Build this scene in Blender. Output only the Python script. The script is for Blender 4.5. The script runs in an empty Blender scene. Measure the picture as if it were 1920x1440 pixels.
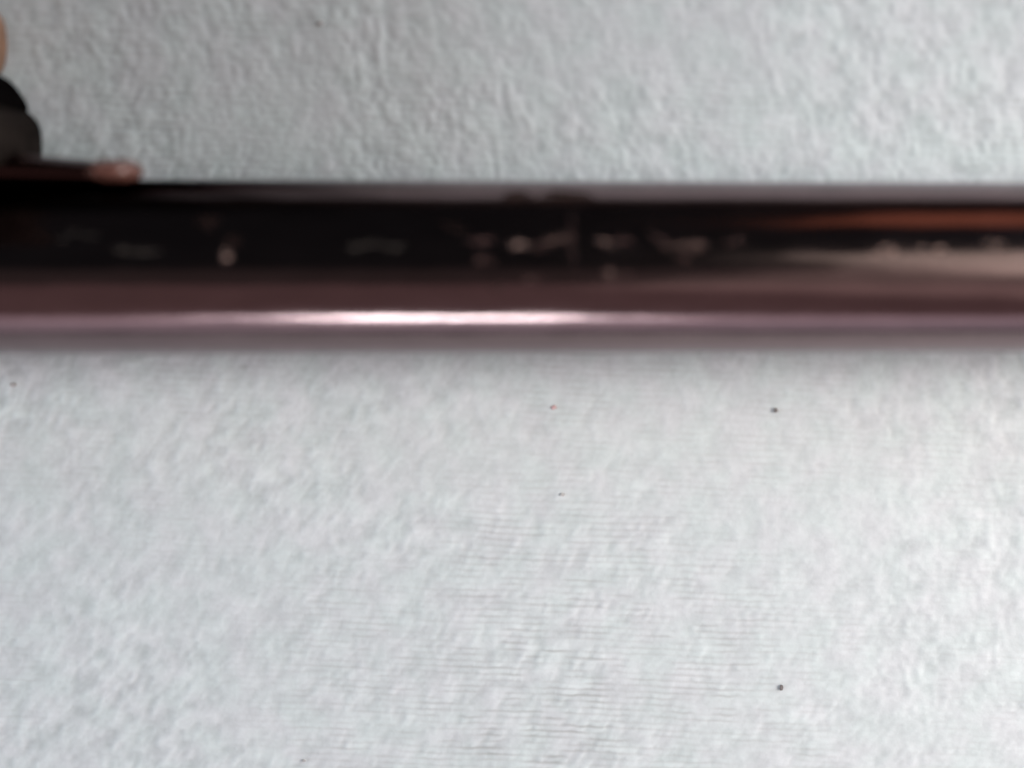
import bpy, bmesh, math, random
import numpy as np
from mathutils import Vector, Matrix

S = bpy.context.scene
COL = S.collection
R_ = math.radians

# ------------------------------------------------------------------ camera
# metres, real size: the rod is about 11 mm thick and lies along x, y points to the top of the picture
ROD_R = 0.00575
AXIS = Vector((0, 0, ROD_R))
FPX = 2318.0                     # focal length in pixels of the 1920 px photograph
DIST = 0.0823
VIEW = R_(4.0)                   # the lens leans over the far side of the rod
TILT = VIEW + math.atan((720 - 502) / FPX)
cam_d = bpy.data.cameras.new('camera')
cam = bpy.data.objects.new('camera', cam_d)
COL.objects.link(cam)
cam.location = (0, DIST * math.sin(VIEW), ROD_R + DIST * math.cos(VIEW))
cam.rotation_euler = (-TILT, 0, 0)
cam_d.sensor_width = 36
cam_d.lens = 36 * FPX / 1920
cam_d.clip_start = 0.002
cam_d.clip_end = 20
cam_d.dof.use_dof = True
cam_d.dof.focus_distance = 0.0925
cam_d.dof.aperture_fstop = 7.5
S.camera = cam

# ------------------------------------------------------------------ world and lamps (indoors, soft window light)
w = bpy.data.worlds.new('World')
S.world = w
w.use_nodes = True
w.node_tree.nodes['Background'].inputs[0].default_value = (0.8, 0.9, 1.0, 1)
w.node_tree.nodes['Background'].inputs[1].default_value = 0.02
S.view_settings.view_transform = 'Standard'
S.view_settings.look = 'None'
S.view_settings.gamma = 1
S.view_settings.exposure = 0


def lamp(name, pos, sx, sy, rad, col, target=(0, 0, ROD_R), spread=180):
    d = bpy.data.lights.new(name, 'AREA')
    d.shape = 'RECTANGLE'
    d.size, d.size_y = sx, sy
    d.energy = rad * math.pi * sx * sy
    d.color = col
    d.spread = R_(spread)
    o = bpy.data.objects.new(name, d)
    COL.objects.link(o)
    o.location = pos
    z = (Vector(pos) - Vector(target)).normalized()
    x = Vector((0, 0, 1)).cross(z)
    x = x.normalized() if x.length > 1e-4 else Vector((1, 0, 0))
    y = z.cross(x)
    o.rotation_euler = Matrix((x, y, z)).transposed().to_euler()
    return o


# low window on the near side: the bright streak along the rod
lamp('window_lamp', (-0.058, -0.90, 0.425), 0.19, 0.042, 42, (0.90, 0.98, 1.0))
lamp('window_side_lamp', (-0.06, -0.905, 0.428), 0.42, 0.036, 7, (0.90, 0.92, 1.0))
lamp('window_glow_lamp', (-0.05, -0.97, 0.26), 1.2, 0.46, 0.8, (0.95, 0.86, 1.0))
# dim brownish room on the near side
lamp('ceiling_lamp', (0.0, -0.70, 0.72), 2.2, 1.02, 0.24, (1.0, 0.64, 0.64))
lamp('ceiling_edge_lamp', (0.0, -0.13, 1.0), 1.2, 0.34, 0.06, (1.0, 0.75, 0.70))
# warm light over the right end
lamp('right_lamp', (0.49, 0.17, 0.60), 0.40, 0.60, 1.05, (1.0, 0.95, 0.82))
lamp('right_glow_lamp', (0.46, -0.20, 0.60), 0.55, 0.80, 0.30, (1.0, 0.80, 0.74))
lamp('orange_lamp', (0.60, 0.78, 0.34), 0.75, 0.36, 0.5, (1.0, 0.36, 0.20))
# strong window light from the right, cooler window light from the left
lamp('main_window_lamp', (0.14, 0.014, 0.09), 0.09, 0.09, 3.1, (1.0, 0.895, 0.815), (0.018, -0.045, 0), 78)
lamp('left_window_lamp', (-0.36, 0.035, 0.165), 0.09, 0.09, 37, (0.93, 0.97, 1.0))
lamp('far_fill_lamp', (0.46, 0.36, 0.24), 0.22, 0.22, 4.8, (0.30, 0.68, 1.0))  # added blue fill from the far right, no known source


# ------------------------------------------------------------------ helpers
def px(u, v, z=ROD_R):
    """the point at height z that the lens maps to pixel (u, v) of the photograph"""
    d = Vector(((u - 960) / FPX, (720 - v) / FPX, -1))
    d = Matrix.Rotation(-TILT, 3, 'X') @ d
    t = (z - cam.location.z) / d.z
    return Vector(cam.location) + d * t


def nodes(name):
    m = bpy.data.materials.new(name)
    m.use_nodes = True
    nt = m.node_tree
    return m, nt, nt.nodes['Principled BSDF']


def add(nt, kind, **kw):
    n = nt.nodes.new(kind)
    for k, v in kw.items():
        if k in n.inputs:
            n.inputs[k].default_value = v
        else:
            setattr(n, k, v)
    return n


def link(nt, a, b):
    nt.links.new(a, b)


def mesh_obj(name, verts, faces, mat, parent=None, smooth=True):
    me = bpy.data.meshes.new(name)
    me.from_pydata([tuple(v) for v in verts], [], faces)
    me.update()
    if smooth:
        me.polygons.foreach_set('use_smooth', [True] * len(me.polygons))
    me.materials.append(mat)
    o = bpy.data.objects.new(name, me)
    COL.objects.link(o)
    if parent:
        o.parent = parent
    return o


def tag(o, label=None, cat=None, group=None, kind=None):
    for k, v in (('label', label), ('category', cat), ('group', group), ('kind', kind)):
        if v:
            o[k] = v
    return o


# ------------------------------------------------------------------ materials
def mat_metal(name, f0, rough, mottled=0.25, edge=(0.88, 0.87, 0.90), far_dark=False):
    m, nt, b = nodes(name)
    b.inputs['Metallic'].default_value = 1
    tc = add(nt, 'ShaderNodeTexCoord')
    mp = add(nt, 'ShaderNodeMapping')
    mp.inputs['Scale'].default_value = (260, 900, 900)
    link(nt, tc.outputs['Object'], mp.inputs['Vector'])
    n = add(nt, 'ShaderNodeTexNoise', Scale=1.0, Detail=5.0, Roughness=0.65)
    link(nt, mp.outputs[0], n.inputs['Vector'])
    mix = add(nt, 'ShaderNodeMixRGB')
    mix.inputs[1].default_value = (*[c * (1 - mottled) for c in f0], 1)
    mix.inputs[2].default_value = (*[c * (1 + mottled) for c in f0], 1)
    link(nt, n.outputs[0], mix.inputs[0])
    b.inputs['Specular Tint'].default_value = (*edge, 1)
    if far_dark:                  # darker and less reflective on part of the far side
        at = add(nt, 'ShaderNodeAttribute', attribute_name='far_dark')
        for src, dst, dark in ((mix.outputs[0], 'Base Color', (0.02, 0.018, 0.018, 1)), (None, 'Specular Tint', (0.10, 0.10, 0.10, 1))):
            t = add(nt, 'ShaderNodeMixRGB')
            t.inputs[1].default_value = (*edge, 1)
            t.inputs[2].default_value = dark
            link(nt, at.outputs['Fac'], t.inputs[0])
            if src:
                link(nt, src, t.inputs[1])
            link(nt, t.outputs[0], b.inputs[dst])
    else:
        link(nt, mix.outputs[0], b.inputs['Base Color'])
    mr = add(nt, 'ShaderNodeMapRange')
    mr.inputs['To Min'].default_value = rough * 0.7
    mr.inputs['To Max'].default_value = rough * 1.35
    link(nt, n.outputs[0], mr.inputs['Value'])
    link(nt, mr.outputs[0], b.inputs['Roughness'])
    n2 = add(nt, 'ShaderNodeTexNoise', Scale=2600.0, Detail=3.0)
    link(nt, tc.outputs['Object'], n2.inputs['Vector'])
    mp3 = add(nt, 'ShaderNodeMapping')
    mp3.inputs['Scale'].default_value = (70, 260, 260)
    link(nt, tc.outputs['Object'], mp3.inputs['Vector'])
    n3 = add(nt, 'ShaderNodeTexNoise', Scale=1.0, Detail=3.0)
    link(nt, mp3.outputs[0], n3.inputs['Vector'])
    bp3 = add(nt, 'ShaderNodeBump', Strength=1.0, Distance=0.00007)
    link(nt, n3.outputs[0], bp3.inputs['Height'])
    bp = add(nt, 'ShaderNodeBump', Strength=0.10, Distance=0.00003)
    link(nt, bp3.outputs[0], bp.inputs['Normal'])
    link(nt, n2.outputs[0], bp.inputs['Height'])
    link(nt, bp.outputs[0], b.inputs['Normal'])
    return m


def mat_dull(name, col, rough, var=0.35, scale=1800, spec=0.3, metal=0.0):
    m, nt, b = nodes(name)
    tc = add(nt, 'ShaderNodeTexCoord')
    n = add(nt, 'ShaderNodeTexNoise', Scale=float(scale), Detail=4.0)
    link(nt, tc.outputs['Object'], n.inputs['Vector'])
    mix = add(nt, 'ShaderNodeMixRGB')
    mix.inputs[1].default_value = (*[max(0.0, c * (1 - var)) for c in col], 1)
    mix.inputs[2].default_value = (*[min(1, c * (1 + var)) for c in col], 1)
    link(nt, n.outputs[0], mix.inputs[0])
    link(nt, mix.outputs[0], b.inputs['Base Color'])
    b.inputs['Roughness'].default_value = rough
    b.inputs['Specular IOR Level'].default_value = spec
    b.inputs['Metallic'].default_value = metal
    return m


M_ROD = mat_metal('browned_metal', (0.208, 0.152, 0.152), 0.145, far_dark=True)
M_BAR = mat_metal('dark_metal', (0.10, 0.055, 0.05), 0.22)
M_TIP = mat_dull('copper_worn_metal', (0.17, 0.075, 0.06), 0.25, var=0.2, spec=0.9)
M_LUG = mat_dull('dull_black_fitting', (0.017, 0.0135, 0.012), 0.6, var=2.6, scale=620, spec=0.0)
M_RIM = mat_dull('black_rim', (0.006, 0.005, 0.005), 0.6, spec=0.0)
M_TAN = mat_dull('tan_brown_fitting', (0.42, 0.22, 0.13), 0.5, var=0.6, scale=900)


def mat_worn(name, col, strength=1.0):
    """worn metal: a broken patch that thins out towards its rim"""
    m = mat_dull(name, col, 0.6, var=0.5, spec=0.1)
    nt = m.node_tree
    b = nt.nodes['Principled BSDF']
    tc = add(nt, 'ShaderNodeTexCoord')
    mp = add(nt, 'ShaderNodeMapping')
    mp.inputs['Scale'].default_value = (1500, 3400, 3400)
    n = add(nt, 'ShaderNodeTexNoise', Scale=1.0, Detail=4.0, Roughness=0.7)
    link(nt, tc.outputs['Object'], mp.inputs[0])
    link(nt, mp.outputs[0], n.inputs['Vector'])
    at = add(nt, 'ShaderNodeAttribute', attribute_name='fade')
    mr = add(nt, 'ShaderNodeMapRange')
    mr.inputs['From Min'].default_value = 0.36
    mr.inputs['From Max'].default_value = 0.62
    link(nt, n.outputs[0], mr.inputs['Value'])
    mu = add(nt, 'ShaderNodeMath', operation='MULTIPLY')
    link(nt, mr.outputs[0], mu.inputs[0])
    link(nt, at.outputs['Fac'], mu.inputs[1])
    m2 = add(nt, 'ShaderNodeMath', operation='MULTIPLY')
    m2.inputs[1].default_value = strength
    m2.use_clamp = True
    link(nt, mu.outputs[0], m2.inputs[0])
    link(nt, m2.outputs[0], b.inputs['Alpha'])
    return m


M_PALE = mat_worn('pale_worn_spot', (0.25, 0.170, 0.150))
M_GREY = mat_worn('grey_worn_spot', (0.055, 0.046, 0.041))
M_RUST = mat_worn('rust_spot', (0.030, 0.016, 0.013), 1.6)
M_DIM = mat_worn('dim_brown_spot', (0.060, 0.034, 0.032))
M_DARK = mat_worn('dark_brown_spot', (0.028, 0.015, 0.013))
M_MID = mat_worn('rose_worn_spot', (0.12, 0.076, 0.068))
M_LINT = mat_dull('dark_lint', (0.19, 0.175, 0.175), 0.9)
M_LINT_P = mat_dull('pink_lint', (0.55, 0.38, 0.39), 0.9)
M_LINT_G = mat_dull('grey_lint', (0.47, 0.47, 0.48), 0.9)


# ------------------------------------------------------------------ cloth
rng = np.random.default_rng(7)


def vnoise(x, y, seed):
    """smooth lattice noise, about -1..1"""
    g = np.random.default_rng(seed).uniform(-1, 1, (512, 512))
    xi = np.floor(x).astype(int)
    yi = np.floor(y).astype(int)
    fx, fy = x - xi, y - yi
    fx = fx * fx * fx * (fx * (fx * 6 - 15) + 10)
    fy = fy * fy * fy * (fy * (fy * 6 - 15) + 10)
    a = g[xi % 512, yi % 512]
    b = g[(xi + 1) % 512, yi % 512]
    c = g[xi % 512, (yi + 1) % 512]
    d = g[(xi + 1) % 512, (yi + 1) % 512]
    return (a * (1 - fx) + b * fx) * (1 - fy) + (c * (1 - fx) + d * fx) * fy


def axis_steps(lo, hi, step, far):
    core = np.arange(lo, hi + step * 0.5, step)
    t = np.linspace(0, 1, 40)[1:] ** 2.2
    return np.concatenate([(lo - t * far)[::-1], core, hi + t * far])


def build_cloth():
    xs = axis_steps(-0.046, 0.046, 0.00017, 0.30)
    ys = axis_steps(-0.044, 0.024, 0.000085, 0.30)
    ys = np.append(ys[ys < 0.0355], 0.036)          # the cloth's far edge lies just beyond the picture
    X, Y = np.meshgrid(xs, ys)
    mm = 1000.0
    x, y = X * mm + 200, Y * mm + 200
    # warp makes the pilled streaks wander: they lean one way near the top right, the other way near the bottom left
    def blotch(lean, sd):
        u = x + lean * y + 0.2 * vnoise(x / 1.9, y / 1.9, sd + 3)
        v = y - lean * x * 0.3
        return (vnoise(u / 0.48, v / 0.8, sd) + 0.8 * vnoise(u / 0.88, v / 1.45, sd + 1)
                + 0.5 * vnoise(u / 0.30, v / 0.45, sd + 2))
    wgt = 0.5 + 0.5 * np.tanh((X * mm * 0.8 + Y * mm + 6) / 14 + 0.6 * vnoise(x / 8, y / 8, 3))
    streak = blotch(0.16, 20) * wgt + blotch(-0.45, 30) * (1 - wgt)
    streak = streak * (0.85 + 0.35 * vnoise(x / 5, y / 5, 14))
    fuzz = vnoise(x / 0.21, y / 0.24, 9)
    broad = vnoise(x / 6.5, y / 7.5, 10)
    # fine knit courses, running slightly downhill to the right
    ph = (y + 0.043 * x + 0.10 * vnoise(x / 5, y / 5, 11) + 0.05 * vnoise(x / 0.7, y / 0.7, 12)) / 0.50
    rib = 0.5 + 0.5 * np.cos(2 * np.pi * ph)
    groove = np.clip(1 - rib * 1.5, 0, 1)
    amp = np.clip(0.55 + 0.7 * vnoise(x / 1.6, y / 0.6, 13), 0.0, 1.3) * np.clip(0.15 + 0.25 * vnoise(x / 6, y / 6, 15) + 0.9 * np.exp(-((X * mm - 2) / 17) ** 2 - ((Y * mm + 33) / 14) ** 2), 0.05, 1.1)
    Z = (0.042 * streak + 0.007 * fuzz + 0.05 * broad - 0.022 * groove * amp) / mm
    Z = Z - Z[np.abs(Y) < 0.001].max() * 0 - 0.00006
    nx, ny = len(xs), len(ys)
    me = bpy.data.meshes.new('knit_cloth')
    co = np.stack([X, Y, Z], -1).reshape(-1, 3).astype(np.float32)
    idx = np.arange(nx * ny).reshape(ny, nx)
    q = np.stack([idx[:-1, :-1], idx[:-1, 1:], idx[1:, 1:], idx[1:, :-1]], -1).reshape(-1, 4)
    me.vertices.add(len(co))
    me.vertices.foreach_set('co', co.ravel())
    me.loops.add(q.size)
    me.loops.foreach_set('vertex_index', q.ravel().astype(np.int32))
    me.polygons.add(len(q))
    me.polygons.foreach_set('loop_start', np.arange(0, q.size, 4, dtype=np.int32))
    me.polygons.foreach_set('use_smooth', np.ones(len(q), bool))
    me.update(calc_edges=True)
    at = me.attributes.new('groove', 'FLOAT', 'POINT')
    at.data.foreach_set('value', (groove * amp).ravel().astype(np.float32))
    at = me.attributes.new('pile', 'FLOAT', 'POINT')
    at.data.foreach_set('value', (0.5 + 0.25 * streak + 0.10 * fuzz).ravel().astype(np.float32))
    m, nt, b = nodes('knit_cloth')
    tc = add(nt, 'ShaderNodeTexCoord')
    g = add(nt, 'ShaderNodeAttribute', attribute_name='groove')
    p = add(nt, 'ShaderNodeAttribute', attribute_name='pile')
    c1 = add(nt, 'ShaderNodeMixRGB')
    c1.inputs[1].default_value = (0.455, 0.505, 0.535, 1)
    c1.inputs[2].default_value = (0.695, 0.755, 0.795, 1)
    link(nt, p.outputs['Fac'], c1.inputs[0])  # bump shading of the pilled streaks put into the colour
    # faint pink and green casts in the yarn
    n = add(nt, 'ShaderNodeTexNoise', Scale=330.0, Detail=2.0)
    link(nt, tc.outputs['Object'], n.inputs['Vector'])
    cr = add(nt, 'ShaderNodeValToRGB')
    cr.color_ramp.elements[0].position = 0.35
    cr.color_ramp.elements[0].color = (0.975, 1.0, 0.99, 1)
    cr.color_ramp.elements[1].position = 0.65
    cr.color_ramp.elements[1].color = (1.0, 0.98, 0.99, 1)
    link(nt, n.outputs[0], cr.inputs[0])
    c2 = add(nt, 'ShaderNodeMixRGB', blend_type='MULTIPLY')
    c2.inputs[0].default_value = 1
    link(nt, c1.outputs[0], c2.inputs[1])
    link(nt, cr.outputs[0], c2.inputs[2])
    gm = add(nt, 'ShaderNodeMath', operation='MULTIPLY')
    gm.inputs[1].default_value = 0.40
    link(nt, g.outputs['Fac'], gm.inputs[0])
    c3 = add(nt, 'ShaderNodeMixRGB')
    c3.inputs[2].default_value = (0.30, 0.31, 0.31, 1)  # shade between the ribs painted into the cloth colour
    link(nt, gm.outputs[0], c3.inputs[0])
    link(nt, c2.outputs[0], c3.inputs[1])
    link(nt, c3.outputs[0], b.inputs['Base Color'])
    b.inputs['Roughness'].default_value = 0.95
    b.inputs['Specular IOR Level'].default_value = 0.1
    b.inputs['Sheen Weight'].default_value = 0.05
    f = add(nt, 'ShaderNodeTexNoise', Scale=5200.0, Detail=3.0)
    link(nt, tc.outputs['Object'], f.inputs['Vector'])
    bp = add(nt, 'ShaderNodeBump', Strength=0.35, Distance=0.00004)
    link(nt, f.outputs[0], bp.inputs['Height'])
    link(nt, bp.outputs[0], b.inputs['Normal'])
    me.materials.append(m)
    o = bpy.data.objects.new('knit_cloth', me)
    COL.objects.link(o)
    tag(o, 'pale grey fine ribbed knit cloth spread flat under the brown rod', 'cloth')
    return o


build_cloth()


def build_table():
    m, nt, b = nodes('dark_wood')
    tc = add(nt, 'ShaderNodeTexCoord')
    mp = add(nt, 'ShaderNodeMapping')
    mp.inputs['Scale'].default_value = (8, 120, 60)
    n = add(nt, 'ShaderNodeTexNoise', Scale=2.0, Detail=6.0)
    link(nt, tc.outputs['Object'], mp.inputs[0])
    link(nt, mp.outputs[0], n.inputs['Vector'])
    cr = add(nt, 'ShaderNodeValToRGB')
    cr.color_ramp.elements[0].color = (0.012, 0.006, 0.004, 1)
    cr.color_ramp.elements[1].color = (0.045, 0.020, 0.012, 1)
    link(nt, n.outputs[0], cr.inputs[0])
    link(nt, cr.outputs[0], b.inputs['Base Color'])
    b.inputs['Roughness'].default_value = 0.55
    V = [(sx * 0.45, sy * 0.45, z) for z in (-0.0012, -0.025) for sx, sy in ((-1, -1), (1, -1), (1, 1), (-1, 1))]
    F = [(0, 1, 2, 3), (7, 6, 5, 4)] + [(k, k + 4, (k + 1) % 4 + 4, (k + 1) % 4) for k in range(4)]
    o = mesh_obj('table_top', V, F, m, smooth=False)
    tag(o, kind='structure')


build_table()

# ------------------------------------------------------------------ the rod
rod = bpy.data.objects.new('brown_rod', None)
COL.objects.link(rod)
rod.empty_display_size = 0.01
tag(rod, 'glossy dark brown metal rod with worn spots lying across the pale cloth', 'metal rod')


def rod_r(x):
    return ROD_R - 0.0028 * (x + 0.03) * 0.9


def build_shaft():
    xs = np.concatenate([[-0.1699, -0.17], np.linspace(-0.1695, 0.1895, 360), [0.19, 0.1899]])
    seg = 160
    V, F = [], []
    for i, x in enumerate(xs):
        r = rod_r(x)
        if i in (0, len(xs) - 1):
            r *= 0.02
        elif i in (1, len(xs) - 2):
            r *= 0.94
        for k in range(seg):
            a = 2 * math.pi * k / seg
            V.append((x, r * math.sin(a), ROD_R + r * math.cos(a)))
    for i in range(len(xs) - 1):
        for k in range(seg):
            k2 = (k + 1) % seg
            F.append((i * seg + k, i * seg + k2, (i + 1) * seg + k2, (i + 1) * seg + k))
    F.append(tuple(range(seg))[::-1])
    F.append(tuple(range((len(xs) - 1) * seg, len(xs) * seg)))
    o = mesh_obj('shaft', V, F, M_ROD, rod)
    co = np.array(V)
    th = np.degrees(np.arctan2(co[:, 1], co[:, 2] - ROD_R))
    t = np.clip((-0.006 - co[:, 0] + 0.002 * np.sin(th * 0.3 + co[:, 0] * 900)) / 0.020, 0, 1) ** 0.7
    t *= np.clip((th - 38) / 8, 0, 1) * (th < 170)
    o.data.attributes.new('far_dark', 'FLOAT', 'POINT').data.foreach_set('value', t.astype(np.float32))
    return o


shaft = build_shaft()


def on_rod(u, v, lift=0.0):
    """where the lens ray through pixel (u, v) first meets the rod"""
    o = Vector(cam.location)
    d = (px(u, v) - o).normalized()
    r = rod_r(px(u, v).x) + lift
    a = d.y ** 2 + d.z ** 2
    b = 2 * (o.y * d.y + (o.z - ROD_R) * d.z)
    c = o.y ** 2 + (o.z - ROD_R) ** 2 - r * r
    q = max(0.0, b * b - 4 * a * c)
    return o + d * ((-b - math.sqrt(q)) / (2 * a))


def worn_patch(name, u, v, wu, wv, mat, seed, label=None, turn=0.0):
    """a thin irregular patch on the rod's skin: domed, 12 microns proud in the middle"""
    rnd = random.Random(seed)
    c = on_rod(u, v)
    r = rod_r(c.x)
    th0 = math.asin(max(-1, min(1, c.y / r)))
    s = 0.0000355
    hx, ha = 1.6 * wu * s / 2, 0.98 * wv * s / 2 / max(0.35, math.cos(th0))
    n = 22
    rings = (0.35, 0.7, 1.0)
    lump = [rnd.uniform(0.35, 1.25) for _ in range(n)]
    lump = [(lump[k - 1] + lump[k] * 4 + lump[(k + 1) % n]) / 6 for k in range(n)]
    ct, st = math.cos(turn), math.sin(turn)

    def P(a, b, lift):
        a, b = a * ct - b * st, a * st + b * ct
        x = c.x + a
        th = th0 + b / r
        rr = rod_r(x) + lift
        return (x, rr * math.sin(th), ROD_R + rr * math.cos(th))
    V = [P(0, 0, 0.000012)]
    F = []
    for j, f in enumerate(rings):
        lift = (0.000011, 0.000009, -0.000004)[j]
        for k in range(n):
            a = 2 * math.pi * k / n
            V.append(P(hx * f * lump[k] * math.cos(a), ha * f * lump[k] * math.sin(a), lift))
    for k in range(n):
        F.append((0, 1 + k, 1 + (k + 1) % n))
        for j in range(2):
            p0 = 1 + j * n
            F.append((p0 + k, p0 + n + k, p0 + n + (k + 1) % n, p0 + (k + 1) % n))
    o = mesh_obj(name, V, F, mat, rod)
    o.data.attributes.new('fade', 'FLOAT', 'POINT').data.foreach_set('value', np.array([1.0] + [1.0] * n + [0.75] * n + [0.0] * n, np.float32))
    if label:
        o['label'] = label
    return o


SPOTS = [  # u, v, width, height, material, turn
    (138, 437, 26, 14, 'g', 0), (168, 441, 26, 12, 'g', 0.0), (118, 449, 16, 12, 'g', 0.5),
    (224, 469, 24, 18, 'g', 0), (262, 472, 50, 14, 'g', 0),
    (424, 478, 16, 30, 'p', -0.5), (436, 455, 26, 30, 'd', -0.3), (392, 416, 36, 30, 'd', 0),
    (664, 463, 22, 20, 'g', 0), (700, 458, 40, 14, 'g', 0.0), (738, 464, 30, 14, 'g', 0),
    (850, 425, 46, 14, 'd', -0.4), (902, 452, 44, 20, 'd2', 0), (906, 488, 34, 22, 'd2', 0),
    (976, 458, 36, 18, 'p', 0), (1014, 462, 34, 14, 'd2', 0), (1044, 448, 44, 20, 'p2', 0.2),
    (1134, 454, 32, 14, 'p', -0.25), (1170, 452, 34, 14, 'd2', 0),
    (1242, 452, 46, 16, 'd2', -0.6), (1254, 462, 16, 14, 'p2', 0),
    (1300, 461, 52, 20, 'p2', 0), (1282, 487, 24, 18, 'd2', 0), (1374, 453, 56, 18, 'd2', 0.2),
    (1143, 514, 20, 26, 'p2', 0), (1176, 514, 18, 24, 'd2', 0),
    (932, 538, 26, 18, 'd2', 0), (1002, 524, 34, 18, 'd2', 0),
    (1640, 476, 20, 20, 'p', 0), (1660, 468, 26, 22, 'p', 0), (1680, 474, 18, 26, 'p', 0),
    (1728, 466, 20, 18, 'p', 0), (1763, 470, 22, 18, 'p', 0), (1866, 458, 30, 16, 'p', 0),
]
MM = {'p': M_PALE, 'p2': M_MID, 'g': M_GREY, 'd': M_DARK, 'd2': M_DIM}
for i, (u, v, a, b_, k, t) in enumerate(SPOTS):
    worn_patch('worn_spot', u, v, a, b_, MM[k], 100 + i, turn=t)
for i, (u, v, a, b_) in enumerate([(968, 366, 54, 26), (1058, 366, 74, 28)]):
    worn_patch('rust_spot', u, v, a, b_, M_RUST, 300 + i, label='dark rusty spot on the far edge of the rod')
worn_patch('scratch', 1074, 440, 12, 220, M_DIM, 401, label='faint scratch running round the rod')


# ------------------------------------------------------------------ fittings at the left end, far side
def loft(name, secs, mat, parent, n=40, p=2.6):
    """sections (x, centre y, centre z, half y, half z), superellipse; ends closed"""
    V, F = [], []
    for (x, cy, cz, hy, hz) in secs:
        for k in range(n):
            a = 2 * math.pi * k / n
            c, s = math.cos(a), math.sin(a)
            V.append((x, cy + hy * math.copysign(abs(c) ** (2 / p), c), cz + hz * math.copysign(abs(s) ** (2 / p), s)))
    m = len(secs)
    for i in range(m - 1):
        for k in range(n):
            k2 = (k + 1) % n
            F.append((i * n + k, (i + 1) * n + k, (i + 1) * n + k2, i * n + k2))
    F.append(tuple(range(n)))
    F.append(tuple(range((m - 1) * n, m * n))[::-1])
    o = mesh_obj(name, V, F, mat, parent)
    for f in o.data.polygons[-2:]:
        f.use_smooth = False
    return o


ZB = ROD_R + 0.0008


def bar_sec(u, top, bot, hz=0.0019):
    a, b = px(u, top, ZB), px(u, bot, ZB)
    return (a.x, (a.y + b.y) / 2, ZB, abs(a.y - b.y) / 2, hz)


secs = [bar_sec(u, 262 + (u + 400) * 0.055 if u < 0 else 284 + u * 0.1, 345) for u in (-900, -500, -200, 0, 60, 120, 165, 204)]
side_bar = loft('side_bar', secs, M_BAR, rod)
tip = []
for t in (0, 0.05, 0.12, 0.3, 0.5, 0.68, 0.82, 0.92, 0.98, 1.0):
    u = 192 + 71 * t
    k = max(0.0, 1 - max(0, (t - 0.3) / 0.7) ** 2.6) ** (1 / 2.6)
    mid, half = 321, 23.5 * max(k, 0.05)
    s = bar_sec(u, mid - half, mid + half, 0.0021 * max(k, 0.05))
    tip.append(s)
tip_o = loft('rounded_tip', tip, M_TIP, side_bar, p=2.2)
tip_o['label'] = 'copper coloured rounded end of the dark side bar'


def plate(name, outline, z0, z1, bev, mat, parent):
    """a thick bevelled plate from a photo outline set at its own height"""
    pts = [px(u, v, z0) for u, v in outline]
    bm = bmesh.new()
    vs = [bm.verts.new((p.x, p.y, z0)) for p in pts]
    f = bm.faces.new(vs)
    if f.normal.z > 0:
        f.normal_flip()
    r = bmesh.ops.extrude_face_region(bm, geom=[f])
    for e in r['geom']:
        if isinstance(e, bmesh.types.BMVert):
            e.co.z = z1
    bmesh.ops.recalc_face_normals(bm, faces=bm.faces)
    top = [e for e in bm.edges if all(abs(v.co.z - z1) < 1e-7 for v in e.verts)]
    bmesh.ops.bevel(bm, geom=top, offset=bev, segments=5, affect='EDGES', profile=0.5)
    me = bpy.data.meshes.new(name)
    bm.to_mesh(me)
    bm.free()
    me.polygons.foreach_set('use_smooth', [True] * len(me.polygons))
    me.materials.append(mat)
    o = bpy.data.objects.new(name, me)
    COL.objects.link(o)
    o.parent = parent
    return o


def smooth_line(p, n=5):
    out = []
    for i in range(len(p) - 1):
        p0, p1, p2, p3 = p[max(0, i - 1)], p[i], p[i + 1], p[min(len(p) - 1, i + 2)]
        for j in range(n):
            t = j / n
            out.append(tuple(0.5 * (2 * p1[k] + (p2[k] - p0[k]) * t + (2 * p0[k] - 5 * p1[k] + 4 * p2[k] - p3[k]) * t * t
                                    + (3 * p1[k] - p0[k] - 3 * p2[k] + p3[k]) * t ** 3) for k in (0, 1)))
    out.append(p[-1])
    return out


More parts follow.
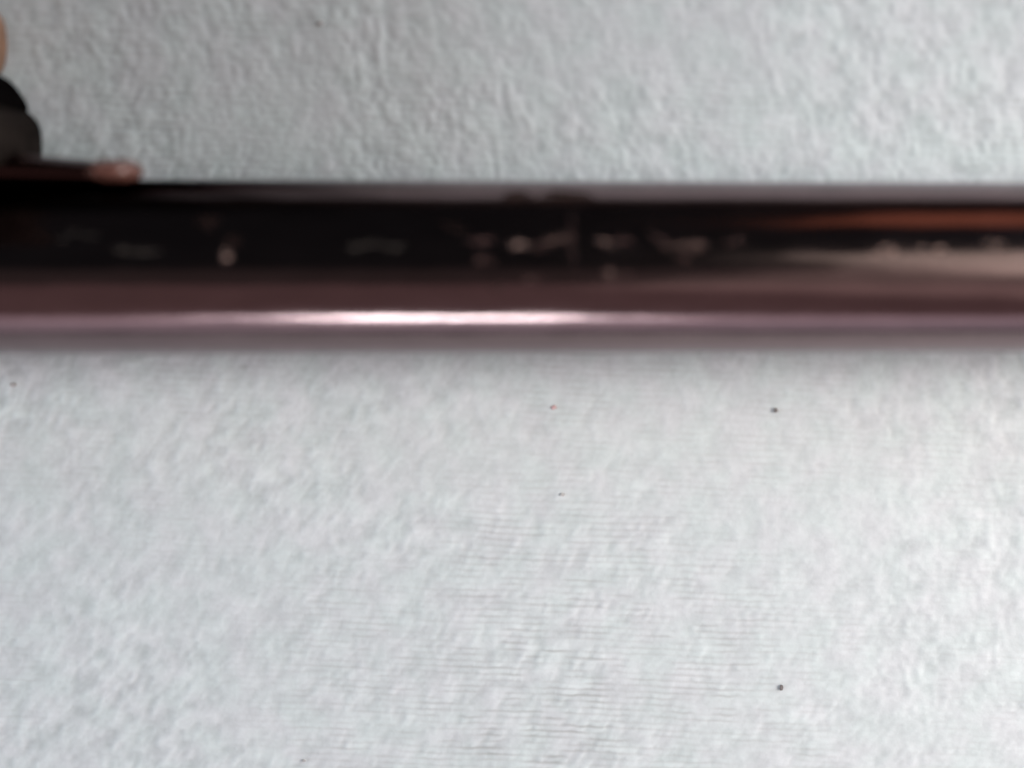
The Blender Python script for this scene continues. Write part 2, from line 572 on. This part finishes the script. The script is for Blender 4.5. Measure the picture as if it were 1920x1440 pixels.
lug_shade_block = plate('lug_shade_block', smooth_line([(-420, -330), (-170, -320), (-110, -200), (-90, 60), (-74, 190), (-20, 216), (14, 208), (40, 206), (60, 216), (74, 236), (79, 262), (78, 310)]) + [(-420, 310)],  # unseen bulk and extra height added to shade the upper-left cloth
            0.0022, 0.0200, 0.0014, M_LUG, rod)
rim = plate('lug_rim', smooth_line([(-80, 128), (-40, 130), (6, 144), (32, 166), (52, 198), (47, 213), (20, 214), (-20, 222)]) + [(-80, 222)],
            0.0018, 0.0150, 0.0006, M_RIM, lug_shade_block)
tan = plate('tan_knob', smooth_line([(-120, 6), (-30, 10), (4, 34), (13, 72), (11, 112), (-2, 142), (-30, 152)]) + [(-120, 152)],
            0.0012, 0.0070, 0.0012, M_TAN, rod)


# ------------------------------------------------------------------ lint on the cloth
def lint(u, v, wu, wv, mat, seed, label):
    rnd = random.Random(seed)
    c = px(u, v, 0.00005)
    s = 0.0000385
    bm = bmesh.new()
    bmesh.ops.create_icosphere(bm, subdivisions=2, radius=1)
    for q in bm.verts:
        k = rnd.uniform(0.75, 1.2)
        q.co = Vector((q.co.x * wu * s / 2 * k, q.co.y * wv * s / 2 * k, q.co.z * 0.00003 * k))
    me = bpy.data.meshes.new('lint_speck')
    bm.to_mesh(me)
    bm.free()
    me.polygons.foreach_set('use_smooth', [True] * len(me.polygons))
    me.materials.append(mat)
    o = bpy.data.objects.new('lint_speck', me)
    COL.objects.link(o)
    o.location = c
    tag(o, label, 'lint speck', 'lint specks on the cloth')


lint(1454, 769, 8, 11, M_LINT, 1, 'small dark lint speck on the cloth just below the right half of the rod')
lint(1465, 1289, 8, 13, M_LINT, 2, 'darkest lint speck, on the cloth low in the right half')
lint(601, 43, 11, 8, M_LINT_G, 3, 'grey lint speck on the cloth above the rod near the top edge')
lint(24, 721, 13, 9, M_LINT_G, 4, 'grey lint speck on the cloth at the left edge just below the rod')
lint(1038, 764, 11, 8, M_LINT_P, 5, 'pinkish lint speck on the cloth below the middle of the rod')
lint(1054, 927, 9, 8, M_LINT_G, 6, 'faint grey lint speck on the cloth below the pinkish speck')
lint(570, 1426, 9, 7, M_LINT_G, 7, 'tiny grey lint speck on the cloth at the bottom edge')
